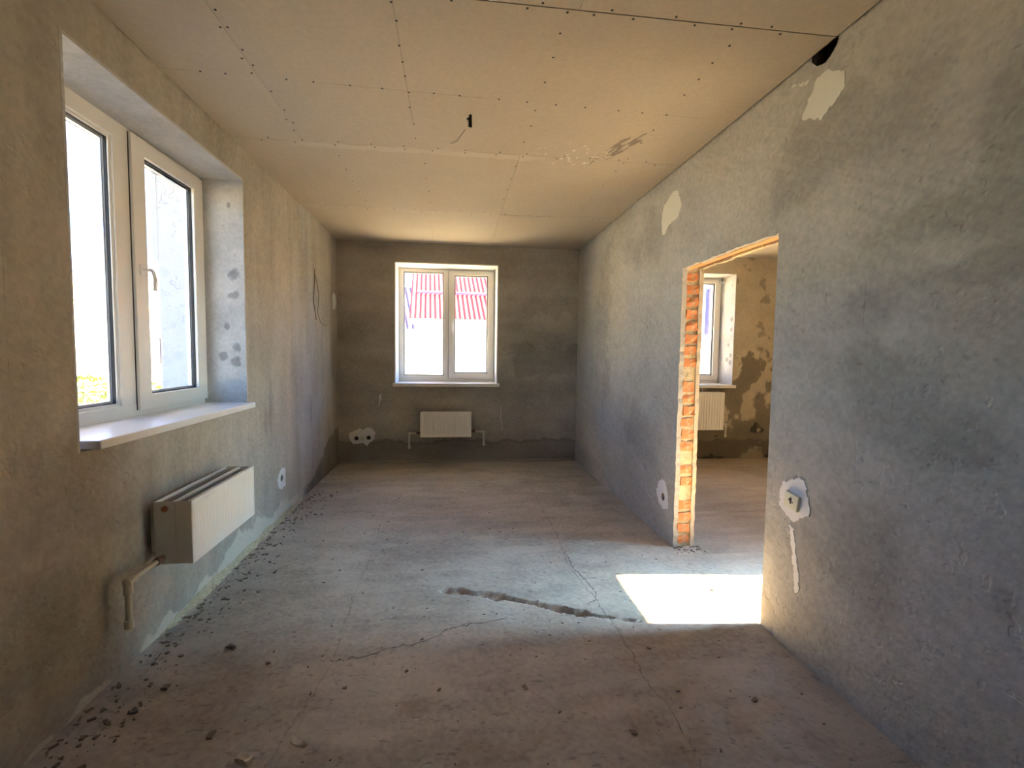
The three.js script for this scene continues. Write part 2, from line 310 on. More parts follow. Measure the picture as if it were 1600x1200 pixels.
// ---------------------------------------------------------------- materials
const std = (o) => new THREE.MeshStandardMaterial({ roughness: 0.9, ...o });
const lin = (r, g, b) => new THREE.Color().setRGB(r, g, b);
const plaster = (map) => std({ map, bumpMap: plasterRelief, bumpScale: 0.006, roughness: 0.95 });
const M = {
  right: plaster(rightMap), left: plaster(leftMap), back: plaster(backMap), reveal: plaster(revealMap), head: plaster(headMap),
  tanWall: std({ color: lin(0.47, 0.41, 0.31), bumpMap: plasterRelief, bumpScale: 0.006 }),
  core: std({ color: lin(0.3, 0.27, 0.23) }),
  ceiling: std({ map: ceilMap, roughness: 0.85 }),
  ceilingNext: std({ color: lin(0.52, 0.46, 0.36), roughness: 0.9 }),
  floor: std({ map: floorMap, bumpMap: floorRelief, bumpScale: 0.006, roughness: 0.8 }),
  screed: std({ map: screedMap, bumpMap: screedRelief, bumpScale: 0.008, roughness: 0.85 }),
  brick: std({ map: brickMap }), mortar: std({ map: mortarMap, bumpMap: plasterRelief, bumpScale: 0.01 }),
  lintel: std({ map: grainMap, roughness: 0.7 }), foam: std({ color: lin(0.75, 0.65, 0.42) }),
  putty: std({ color: lin(0.78, 0.79, 0.8), bumpMap: plasterRelief, bumpScale: 0.003, roughness: 0.8 }),
  puttyOld: std({ color: lin(0.66, 0.67, 0.6), bumpMap: plasterRelief, bumpScale: 0.003, roughness: 0.85 }),
  pvc: std({ color: lin(0.78, 0.77, 0.73), roughness: 0.35 }), pvcHandle: std({ color: lin(0.8, 0.8, 0.78), roughness: 0.3 }),
  gasket: std({ color: lin(0.02, 0.02, 0.022), roughness: 0.6 }), spacer: std({ color: lin(0.6, 0.62, 0.65), roughness: 0.35, metalness: 0.6 }),
  sill: std({ color: lin(0.78, 0.78, 0.76), roughness: 0.28 }), whiteReveal: std({ color: lin(0.68, 0.68, 0.65), bumpMap: plasterRelief, bumpScale: 0.002 }),
  glass: new THREE.MeshPhysicalMaterial({ color: 0xffffff, transmission: 1, thickness: 0, roughness: 0, ior: 1.5 }),
  enamel: std({ color: lin(0.8, 0.79, 0.74), roughness: 0.4 }),
  fin: std({ color: lin(0.5, 0.5, 0.48), roughness: 0.5 }),
  pipe: std({ color: lin(0.6, 0.58, 0.52), roughness: 0.55 }), pipeDark: std({ color: lin(0.16, 0.1, 0.07), roughness: 0.7 }), brass: std({ color: lin(0.45, 0.2, 0.12), roughness: 0.5, metalness: 0.4 }),
  black: std({ color: lin(0.012, 0.012, 0.012), roughness: 0.6 }), boxGrey: std({ color: lin(0.3, 0.3, 0.3), roughness: 0.6 }),
  cream: std({ color: lin(0.78, 0.76, 0.58), roughness: 0.4 }),
  wire: std({ color: lin(0.12, 0.1, 0.08), roughness: 0.6 }), wireWhite: std({ color: lin(0.75, 0.73, 0.68), roughness: 0.5 }),
  chip: std({ color: lin(0.19, 0.155, 0.125) }), chipPale: std({ color: lin(0.5, 0.47, 0.42) }), leafDry: std({ color: lin(0.5, 0.4, 0.12) }),
  ground: std({ color: lin(0.3, 0.27, 0.2) }), whiteWall: std({ color: lin(0.75, 0.74, 0.7) }), tealWall: std({ color: lin(0.45, 0.62, 0.62) }),
  redRoof: std({ color: lin(0.4, 0.05, 0.045), roughness: 0.7 }), tileRoof: std({ color: lin(0.45, 0.33, 0.19) }), purpleRoof: std({ color: lin(0.1, 0.08, 0.14), roughness: 0.6 }),
  fascia: std({ color: lin(0.75, 0.73, 0.7) }), brown: std({ color: lin(0.16, 0.09, 0.05) }), darkGlass: std({ color: lin(0.06, 0.07, 0.09), roughness: 0.15 }),
  roofBar: std({ color: lin(0.2, 0.1, 0.2), roughness: 0.6 }),
  outerWall: std({ color: lin(0.38, 0.4, 0.42), bumpMap: plasterRelief, bumpScale: 0.01 }), insulation: std({ color: lin(0.55, 0.68, 0.7) }),
  leaf: new THREE.MeshPhysicalMaterial({ color: lin(0.18, 0.23, 0.05), roughness: 0.8, side: THREE.DoubleSide }), stem: std({ color: lin(0.12, 0.08, 0.05) }),
};
// ---------------------------------------------------------------- floor
{
  const g = structure('floor', 'grey-brown cracked concrete screed floor of the bare room');
  const xs = [], zs = [];
  for (let x = -0.03; x < 3.185; x += 0.0125) xs.push(x);
  for (let z = -0.03; z < NEAR + 0.05; z += z > 3.2 && z < 3.9 ? 0.0085 : 0.03) zs.push(z);
  const pos = [], uv = [], idx = [];
  for (const z of zs) for (const x of xs) {
    const gg = gougeAt(x, z), lip = x < 0.06 ? 0.012 * smooth(0.06, 0, x) * fbm(x * 20, z * 9, 3) : 0;
    const y = (fbm(x * 1.6, z * 1.6, 3) - 0.5) * 0.012 + lip - 0.028 * gg * (0.6 + 0.8 * fbm(x * 45, z * 45, 2)) + (gg > 0.02 && gg < 0.6 ? 0.004 * vn(x * 90, z * 90) : 0);
    pos.push(x, y, z); uv.push(x, z);
  }
  for (let j = 0; j + 1 < zs.length; j++) for (let i = 0; i + 1 < xs.length; i++) { const a = j * xs.length + i, b = a + xs.length; idx.push(a, b, a + 1, a + 1, b, b + 1); }
  const geo = new THREE.BufferGeometry();
  geo.setAttribute('position', new THREE.Float32BufferAttribute(pos, 3)); geo.setAttribute('uv', new THREE.Float32BufferAttribute(uv, 2)); geo.setIndex(idx); geo.computeVertexNormals();
  obj('screed', geo, M.floor, g);
  obj('base_slab', box(-OUT, W + T, -0.4, -0.06, -OUT, NEAR + 0.3), M.core, g);
  const n = structure('floor_next_room', 'brownish concrete floor of the room beyond the doorway');
  obj('screed', box(W + T - 0.005, EAST + 0.02, -0.06, 0.0, -0.02, NEAR + 0.02), M.screed, n);
  obj('base_slab', box(W + T, EAST + OUT, -0.4, -0.06, -OUT, NEAR + 0.3), M.core, n);
}
// ---------------------------------------------------------------- walls
const LAYER = 0.025;
const lwBox = [1.99, 0.341], bwBoxes = [[0.217, 0.318], [0.29, 0.318], [0.365, 0.325]], rwBox = [2.675, 0.32];
const wallLeft = structure('wall_left', 'rough tan plastered wall with the large window');
{
  const s = rectPath(THREE.Shape, -OUT, NEAR + 0.3, -0.06, H + 0.1);
  s.holes.push(rectPath(THREE.Path, WL.z0, WL.z1, WL.y0, WL.y1));
  obj('core', slabX(-OUT, -LAYER, s), M.outerWall, wallLeft);
  const p = rectPath(THREE.Shape, 0, NEAR, -0.06, H + 0.1);
  p.holes.push(polyPath(THREE.Path, [[WL.z0, WL.y0], ...Array.from({ length: 30 }, (_, i) => [WL.z0 + rr(-0.003, 0.003), mix(WL.y0, WL.y1, (i + 0.5) / 30)]), [WL.z0, WL.y1], [WL.z1, WL.y1], [WL.z1, WL.y0]]));
  p.holes.push(circle(...lwBox, 0.034));
  obj('plaster_layer', slabX(-LAYER, 0, p), M.left, wallLeft);
  // cement lining of the opening, inside the window
  obj('window_reveal', [box(-0.275, 0.001, WL.y0, WL.y1 + 0.004, WL.z0 - 0.006, WL.z0 + 0.008)], M.reveal, wallLeft, 'grey cement jamb with dark stains');
  obj('window_reveal', [box(-0.275, 0.001, WL.y0, WL.y1 + 0.004, WL.z1 - 0.008, WL.z1 + 0.006)], M.reveal, wallLeft);
  obj('window_reveal', [box(-0.275, 0.001, WL.y1 - 0.008, WL.y1 + 0.006, WL.z0 + 0.008, WL.z1 - 0.008)], M.head, wallLeft);
  // insulation boards left on the outer corner
  obj('insulation_board', box(-OUT - 0.03, -OUT, 1.98, 3.1, 1.6, WL.z0 + 0.002), M.outerWall, wallLeft);
  obj('insulation_board', box(-OUT - 0.012, -OUT, 1.86, 1.98, 1.6, WL.z0 - 0.002), M.insulation, wallLeft);
  // pale lump of mortar along the foot
  const strip = [], n = 120;
  const fil = mergeVertices(new THREE.PlaneGeometry(1, 1, n, 4).deleteAttribute('normal').deleteAttribute('uv')), q = fil.attributes.position;
  for (let i = 0; i < q.count; i++) {
    const t = q.getX(i) + 0.5, k = q.getY(i) + 0.5, z = mix(1.3, 3.75, t), ends = smooth(0, 0.12, t) * smooth(1, 0.9, t), h = (0.015 + 0.05 * fbm(z * 6, 2, 3)) * ends, d = (0.01 + 0.045 * fbm(z * 9, 7, 3)) * ends;
    q.setXYZ(i, d * Math.pow(1 - k, 1.6) + 0.0005, h * k - 0.004 + 0.004 * vn(z * 60, k * 5), z);
  }
  obj('mortar_fillet', boxUV(fil), std({ map: mortarMap, color: lin(0.95, 1, 1), bumpMap: plasterRelief, bumpScale: 0.02, side: THREE.DoubleSide }), structure('trim_1', 'pale crumbling mortar along the foot of the left wall'));
}
const wallBack = structure('wall_back', 'dark stained plaster wall with the far window, continuing into the next room');
{
  const s = rectPath(THREE.Shape, 0, EAST + OUT, -0.06, H + 0.1);
  for (const w of [WB, WO]) s.holes.push(rectPath(THREE.Path, w.x0, w.x1, w.y0, w.y1));
  obj('core', slabZ(-OUT, -LAYER, s), M.outerWall, wallBack);
  const p = rectPath(THREE.Shape, 0, W + 0.1, -0.06, H + 0.1);
  p.holes.push(rectPath(THREE.Path, WB.x0, WB.x1, WB.y0, WB.y1));
  for (const b of bwBoxes) p.holes.push(circle(...b, 0.03));
  obj('plaster_layer', slabZ(-LAYER, 0, p), M.back, wallBack);
  const r = rectPath(THREE.Shape, W + 0.1, EAST, -0.06, H + 0.1);
  r.holes.push(rectPath(THREE.Path, WO.x0, WO.x1, WO.y0, WO.y1));
  obj('plaster_layer', slabZ(-LAYER, 0, r), M.back, wallBack, 'ochre plaster with dark peeled stains');
  for (const w of [WB, WO]) {
    for (const x of [w.x0, w.x1]) obj('window_reveal', box(x - 0.006, x + 0.006, w.y0, w.y1, -0.365, 0.001), w === WB ? M.whiteReveal : M.reveal, wallBack);
    obj('window_reveal', box(w.x0 + 0.006, w.x1 - 0.006, w.y1 - 0.006, w.y1 + 0.006, -0.365, 0.001), w === WB ? M.whiteReveal : M.head, wallBack);
  }
  // low upstand of screed along the foot
  const up = mergeVertices(new THREE.BoxGeometry(1, 1, 1, 90, 2, 2).deleteAttribute('normal').deleteAttribute('uv')), q = up.attributes.position;
  for (let i = 0; i < q.count; i++) { const x = mix(0.05, 2.98, q.getX(i) + 0.5); q.setXYZ(i, x, (q.getY(i) + 0.5) * (0.03 + 0.018 * fbm(x * 8, 1, 3)) - 0.01, (q.getZ(i) + 0.5) * (0.02 + 0.02 * fbm(x * 7, 5, 3))); }
  obj('screed_upstand', boxUV(up), std({ color: lin(0.34, 0.31, 0.27) }), wallBack);
}
const wallRight = structure('wall_right', 'grey plastered brick partition with the rough doorway');
{
  const far = Array.from({ length: 60 }, (_, i) => [DOOR.z0 + rr(-0.006, 0.006), mix(DOOR.y1, 0, (i + 0.5) / 60)]);
  const head = Array.from({ length: 24 }, (_, i) => [mix(DOOR.z1, DOOR.z0, (i + 0.5) / 24), DOOR.y1 + rr(-0.008, 0.004)]);
  const notch = [[4.2, H + 0.1], [4.193, 2.745], [4.184, 2.722], [4.158, 2.702], [4.124, 2.684], [4.075, 2.698], [4.04, 2.735], [4.03, H + 0.1]];
  const outline = (nt) => polyPath(THREE.Shape, [[0, -0.06], [DOOR.z0, -0.06], ...far.slice().reverse(), [DOOR.z0, DOOR.y1], ...head.slice().reverse(), [DOOR.z1, DOOR.y1], [DOOR.z1, -0.06], [NEAR, -0.06], [NEAR, H + 0.1], ...(nt ? notch : []), [0, H + 0.1]]);
  const front = outline(true);
  front.holes.push(circle(...rwBox, 0.034));
  obj('plaster_layer', slabX(W, W + 0.035, front), M.right, wallRight, 'mottled grey cement plaster');
  obj('plaster_layer', slabX(W + T - 0.03, W + T, outline(false)), M.tanWall, wallRight);
  const core = polyPath(THREE.Shape, [[0, -0.06], [DOOR.z0 - 0.012, -0.06], [DOOR.z0 - 0.012, DOOR.y1 + 0.03], [DOOR.z1, DOOR.y1 + 0.03], [DOOR.z1, -0.06], [NEAR, -0.06], [NEAR, H + 0.1], [4.3, H + 0.1], [4.3, 2.6], [3.95, 2.6], [3.95, H + 0.1], [0, H + 0.1]]);
  obj('mortar_core', slabX(W + 0.035, W + T - 0.03, core), M.mortar, wallRight, 'crumbly yellow-grey mortar');
  // the broken brick ends in the doorway's far jamb, one by one
  const variants = [0, 1, 2, 3, 4, 5].map((k) => chunk(0.092, 0.062, 0.07, 0.009, k + 1.3, 2));
  for (let i = 0, y = 0.045; y < 1.99; i++, y += 0.0865) {
    const m = obj('brick', variants[i % 6], M.brick, wallRight);
    const worn = i === 4 || i === 7 || i === 14;   // those buried in mortar lie deeper
    m.position.set(W + 0.082 + rr(-0.006, 0.006), y + 0.01, DOOR.z0 - 0.038 - (worn ? 0.022 : 0) + rr(-0.004, 0.004)); m.rotation.set(rr(-0.05, 0.05), rr(-0.08, 0.08), rr(-0.05, 0.05));
    m.scale.set(rr(0.9, 1.08), rr(0.9, 1.05), 1);
  }
  // lintel: timber board, gap, second board and a strip of foam
  obj('lintel_board', chunkBoard(W + 0.03, W + 0.078, DOOR.y1 - 0.004, DOOR.y1 + 0.035, DOOR.z0 - 0.1, DOOR.z1 + 0.1), M.lintel, wallRight, 'orange timber lintel board');
  obj('lintel_board', chunkBoard(W + 0.096, W + 0.135, DOOR.y1 + 0.012, DOOR.y1 + 0.045, DOOR.z0 - 0.1, DOOR.z1 + 0.1), M.lintel, wallRight);
  obj('foam_strip', chunk(0.014, 0.014, 0.3, 0.004, 9.1, 4).translate(W + 0.128, DOOR.y1 + 0.002, 3.42), M.foam, wallRight, 'pale yellow sealing foam');
}
function chunkBoard(x0, x1, y0, y1, z0, z1) {
  const g = mergeVertices(new THREE.BoxGeometry(x1 - x0, y1 - y0, z1 - z0, 1, 1, 24).deleteAttribute('uv').deleteAttribute('normal')), p = g.attributes.position;
  for (let i = 0; i < p.count; i++) p.setXYZ(i, p.getX(i) + (vn(p.getZ(i) * 9, 3 + p.getX(i) * 99) - 0.5) * 0.006, p.getY(i) + (vn(p.getZ(i) * 7, 9) - 0.5) * 0.004, p.getZ(i));
  return boxUV(g.translate((x0 + x1) / 2, (y0 + y1) / 2, (z0 + z1) / 2));
}
{
  const near = structure('wall_front', 'plain plastered wall behind the viewpoint');
  obj('core', box(-OUT, EAST + OUT, -0.06, H + 0.1, NEAR, NEAR + 0.3), M.tanWall, near);  // unseen wall, placed far back to weaken its bounce light
  const east = structure('wall_next_room', 'outer wall of the next room with a sunlit window');
  const s = rectPath(THREE.Shape, -OUT, NEAR + 0.3, -0.06, H + 0.1);
  s.holes.push(rectPath(THREE.Path, WE.z0, WE.z1, WE.y0, WE.y1));
  obj('core', slabX(EAST, EAST + OUT, s), M.tanWall, east);
}
// irregular smears of filler on the walls (parts of the wall they lie on)
function patchX(x0, x1, pts, hole, mat, parent, label) { const s = polyPath(THREE.Shape, rough(pts, 0.007, 0.011)); if (hole) s.holes.push(circle(...hole)); return obj('plaster_patch', slabX(x0, x1, s), mat, parent, label); }
function patchZ(z0, z1, pts, holes, mat, parent, label) { const s = polyPath(THREE.Shape, rough(pts, 0.007, 0.011)); for (const h of holes) s.holes.push(circle(...h)); return obj('plaster_patch', slabZ(z0, z1, s), mat, parent, label); }
patchX(W - 0.003, W, [[3.997, 2.504], [4.029, 2.566], [4.089, 2.646], [4.163, 2.637], [4.206, 2.602], [4.244, 2.586], [4.239, 2.512], [4.174, 2.48], [4.122, 2.446], [4.063, 2.479]], null, M.puttyOld, wallRight, 'pale ragged filler patch near the ceiling');
patchX(W - 0.003, W, [[2.483, 2.425], [2.519, 2.551], [2.667, 2.609], [2.749, 2.591], [2.817, 2.471], [2.764, 2.397], [2.61, 2.382], [2.559, 2.328], [2.513, 2.334]], null, M.puttyOld, wallRight, 'pale ragged filler patch above the doorway');
patchX(W - 0.003, W, [[2.548, 0.339], [2.6, 0.42], [2.645, 0.452], [2.702, 0.448], [2.752, 0.373], [2.757, 0.298], [2.761, 0.254], [2.685, 0.225], [2.603, 0.253]], [...rwBox, 0.03], M.putty, wallRight, 'white filler round a junction box');
patchX(W - 0.003, W, [[3.971, 0.722], [3.99, 0.79], [4.05, 0.82], [4.096, 0.842], [4.141, 0.832], [4.153, 0.77], [4.176, 0.732], [4.17, 0.68], [4.112, 0.655], [4.085, 0.618], [4.036, 0.635], [3.979, 0.67]], null, M.putty, wallRight, 'white filler round the switch');
patchX(W - 0.002, W, [[4.05, 0.6], [4.078, 0.585], [4.1, 0.5], [4.137, 0.305], [4.106, 0.285], [4.09, 0.4], [4.07, 0.5]], null, M.putty, wallRight, 'white streak of filler below the switch');
patchX(0, 0.003, [[2.09, 0.345], [2.04, 0.4], [1.985, 0.43], [1.9, 0.4], [1.905, 0.34], [1.9, 0.26], [2.0, 0.25], [2.06, 0.275]], [...lwBox, 0.03], M.putty, wallLeft, 'white filler round a junction box');
patchX(0, 0.003, [[0.243, 2.051], [0.16, 2.1], [0.09, 2.07], [0.06, 1.973], [0.13, 1.9], [0.219, 1.904]], null, M.puttyOld, wallLeft, 'pale filler patch by the corner');
patchZ(0, 0.003, [[0.124, 0.385], [0.186, 0.407], [0.256, 0.452], [0.287, 0.42], [0.35, 0.46], [0.396, 0.45], [0.443, 0.397], [0.435, 0.316], [0.38, 0.26], [0.341, 0.22], [0.302, 0.261], [0.177, 0.246], [0.139, 0.303]], bwBoxes.map((b) => [...b, 0.027]), M.putty, wallBack, 'white filler round three junction boxes');
patchZ(0, 0.002, [[0.505, 0.875], [0.523, 0.88], [0.5, 0.74], [0.488, 0.735]], [], M.putty, wallBack, 'thin white drip of filler');
for (const [z, y] of [[3.94, 2.69], [4.0, 2.665], [3.37, 1.85]]) patchX(W - 0.002, W, [[z - 0.03, y + 0.012], [z + 0.03, y - 0.004], [z + 0.03, y - 0.014], [z - 0.02, y - 0.002]], null, M.puttyOld, wallRight);
// ---------------------------------------------------------------- ceilings and roof
{
  const c = structure('ceiling', 'unpainted plasterboard ceiling with open joints and rows of screws');
  const rows = [[0.006, 1.385, [1.86]], [1.389, 2.795, [0.62, 1.86]], [2.799, 4.19, [0.45]], [4.196, 5.6, [1.9]], [5.603, NEAR - 0.004, [1.2]]];
  for (const [z0, z1, cuts] of rows) {
    const xs = [0.005, ...cuts, W - 0.011];
    for (let i = 0; i + 1 < xs.length; i++) obj('plasterboard', box(xs[i] + 0.0008, xs[i + 1] - 0.0008, H, H + 0.0125, z0, z1), M.ceiling, c);
  }
  const head = new THREE.CylinderGeometry(0.0052, 0.0052, 0.002, 10); head.translate(0, -0.0005, 0);
  const spots = [];
  for (const [x, z] of [[0.467, 3.994], [0.437, 3.887], [0.468, 3.891], [0.464, 3.74], [0.434, 3.672], [0.464, 3.624], [0.43, 3.554], [0.464, 3.395], [0.465, 3.201], [0.437, 3.085], [0.464, 3.05], [0.437, 2.95]]) spots.push([x, z]);
  for (const [x, zs] of [[1.172, [4.135, 4.031, 3.871, 3.751, 3.636, 3.49, 3.333, 3.142, 2.95, 4.4, 4.6]], [1.86, [4.176, 4.05, 3.885, 3.682, 3.404, 3.22, 3.0]], [2.597, [4.074, 3.949, 3.817, 3.673, 3.464, 3.278, 3.1, 2.85, 2.628, 2.321, 2.0, 1.7]], [0.62, [2.6, 2.35, 2.1, 1.85, 1.6]], [1.85, [2.6, 2.35, 2.1, 1.85, 1.6]], [1.2, [2.55, 2.25, 1.95, 1.65]]]) for (const z of zs) spots.push([x + rr(-0.006, 0.006), z]);
  for (const x of [0.186, 0.299, 0.581, 0.709, 0.886, 1.045, 1.306, 1.44, 1.648, 1.8, 1.959, 2.123, 2.314, 2.454]) spots.push([x, 3.5 - (x - 1.3) * 0.03]);
  for (const x of [1.695, 1.963, 2.126, 2.387, 2.55, 2.765, 1.4, 1.1, 0.8]) spots.push([x, 4.176]);
  for (const x of [2.026, 2.29, 2.567, 2.702, 1.75, 1.45]) spots.push([x, 4.212]);
  for (const z of [2.775, 2.822, 1.365, 1.41]) for (let x = 0.15 + rr(0, 0.1); x < 2.95; x += rr(0.17, 0.26)) spots.push([x, z]);
  for (const [x, z] of spots) { const m = obj('screw', head, M.black, c); m.position.set(x, H, z); m.geometry = head; }
  const tie = structure('ceiling_next_room', 'ochre ceiling of the room beyond the doorway');
  obj('plaster_layer', box(W + T - 0.03, EAST + 0.05, 2.735, 2.76, -0.02, NEAR + 0.02), M.ceilingNext, tie);
  const roof = structure('roof', 'flat roof slab over both rooms'); roof.userData.category = 'roof';
  obj('roof_slab', box(-OUT - 0.25, EAST + OUT + 0.25, H + 0.1, H + 0.4, -OUT - 0.25, NEAR + 0.5), M.core, roof);
}
// ---------------------------------------------------------------- windows
// local axes: x to the right and y up as seen from the room, z into the room; z = 0 is the frame's inner face
function ring(x0, x1, y0, y1, a0, a1, b0, b1, z0, z1, bevel = 0.003) {
  const s = rectPath(THREE.Shape, x0 + bevel, x1 - bevel, y0 + bevel, y1 - bevel);
  s.holes.push(rectPath(THREE.Path, a0 - bevel, a1 + bevel, b0 - bevel, b1 + bevel));
  const g = new THREE.ExtrudeGeometry(s, { depth: z1 - z0 - 2 * bevel, bevelEnabled: true, bevelSize: bevel, bevelThickness: bevel, bevelSegments: 2 });
  g.translate(0, 0, z0 + bevel);
  return boxUV(g);
}
function makeWindow(name, label, pos, turn, w, h, fix, sash, pane, sillBox, handleSide = 0) {
  const o = structure(name, label); o.userData.category = 'window'; o.position.set(...pos); o.rotation.y = turn;
  const mull = [fix[1], sash[0] + 0.004];
  obj('frame', [ring(0, w, 0, h, fix[0], sash[1] - 0.02, fix[2], fix[3], -0.07, 0)], M.pvc, o);
  obj('mullion', rbox(mull[0], mull[1] + 0.02, fix[2] - 0.004, fix[3] + 0.004, -0.066, -0.001, 0.003), M.pvc, o);
  obj('glazing_bead', ring(fix[0] - 0.002, fix[1] + 0.002, fix[2] - 0.002, fix[3] + 0.002, fix[0] + 0.014, fix[1] - 0.014, fix[2] + 0.014, fix[3] - 0.014, -0.03, -0.012, 0.002), M.pvc, o);
  obj('gasket', ring(fix[0] + 0.012, fix[1] - 0.012, fix[2] + 0.012, fix[3] - 0.012, fix[0] + 0.018, fix[1] - 0.018, fix[2] + 0.018, fix[3] - 0.018, -0.034, -0.02, 0.001), M.gasket, o);
  obj('spacer', ring(fix[0] + 0.01, fix[1] - 0.01, fix[2] + 0.01, fix[3] - 0.01, fix[0] + 0.028, fix[1] - 0.028, fix[2] + 0.028, fix[3] - 0.028, -0.05, -0.038, 0.001), M.spacer, o);
  obj('pane', box(fix[0] + 0.005, fix[1] - 0.005, fix[2] + 0.005, fix[3] - 0.005, -0.038, -0.034), M.glass, o);
  const s = new THREE.Group(); s.name = 'sash'; o.add(s);
  obj('sash_frame', ring(sash[0], sash[1], sash[2], sash[3], pane[0], pane[1], pane[2], pane[3], -0.05, 0.018, 0.004), M.pvc, s);
  obj('gasket', ring(pane[0] - 0.002, pane[1] + 0.002, pane[2] - 0.002, pane[3] + 0.002, pane[0] + 0.006, pane[1] - 0.006, pane[2] + 0.006, pane[3] - 0.006, -0.014, 0.0, 0.001), M.gasket, s);
  obj('spacer', ring(pane[0] - 0.002, pane[1] + 0.002, pane[2] - 0.002, pane[3] + 0.002, pane[0] + 0.016, pane[1] - 0.016, pane[2] + 0.016, pane[3] - 0.016, -0.032, -0.02, 0.001), M.spacer, s);
  obj('pane', box(pane[0] - 0.004, pane[1] + 0.004, pane[2] - 0.004, pane[3] + 0.004, -0.02, -0.016), M.glass, s);
  obj('sash_seal', box(sash[0] - 0.004, sash[0] + 0.002, sash[2], sash[3], -0.01, 0.003), M.gasket, s);
  const hx = sash[0] + 0.045, hy = (pane[2] + pane[3]) / 2 + 0.03;
  const hd = obj('handle', [rbox(hx - 0.014, hx + 0.014, hy - 0.032, hy + 0.032, 0.017, 0.027, 0.004), rod([hx, hy, 0.025], [hx, hy, 0.05], 0.009),
    tube([[hx, hy, 0.045], [hx + 0.012, hy + 0.004, 0.058], [hx + 0.03, hy - 0.01, 0.062], [hx + 0.045, hy - 0.05, 0.06], [hx + 0.046, hy - 0.105, 0.058]].map(([a, b, c]) => (handleSide ? [a, b, c] : [hx + (a - hx) * 0.15, hy - 1.25 * (a - hx + hy - b) * 0.75, c])), 0.0095, 8, 24)], M.pvcHandle, s, 'white lever handle');
  for (const y of [sash[2] + 0.03, sash[3] - 0.1]) obj('hinge', rod([sash[1] + 0.004, y, 0.006], [sash[1] + 0.004, y + 0.07, 0.006], 0.007), M.pvc, s);
  obj('window_sill', rbox(...sillBox, 0.006, 3), M.sill, o, 'white plastic sill board');
  return o;
}
// local sizes: fixed light, sash and sash glass as [x0, x1, y0, y1]
makeWindow('window_1', 'wide white plastic window in the left wall, right sash with lever handle', [-0.27, 1.02, 4.17], Math.PI / 2, 1.59, 1.55,
  [0.07, 0.72, 0.085, 1.435], [0.835, 1.545, 0.05, 1.504], [0.94, 1.435, 0.13, 1.415], [0.08, 1.555, -0.016, 0.02, -0.02, 0.322], 1);
const backLayout = [[0.076, 0.625, 0.082, 1.473], [0.677, 1.28, 0.06, 1.49], [0.754, 1.198, 0.131, 1.43], [-0.005, 1.33, -0.027, 0.015, -0.02, 0.41]];
makeWindow('window_2', 'white plastic window in the far wall above a radiator', [0.67, 1.0, -0.36], 0, 1.33, 1.53, ...backLayout);
makeWindow('window_3', 'white plastic window seen through the doorway in the next room', [3.9, 1.0, -0.36], 0, 1.33, 1.53, ...backLayout);
makeWindow('window_4', 'sunny window in the outer wall of the next room', [EAST + 0.27, 1.02, 3.57], -Math.PI / 2, 1.59, 1.55,
  [0.07, 0.72, 0.085, 1.435], [0.835, 1.545, 0.05, 1.504], [0.94, 1.435, 0.13, 1.415], [0.08, 1.555, -0.016, 0.02, -0.02, 0.322], 1);
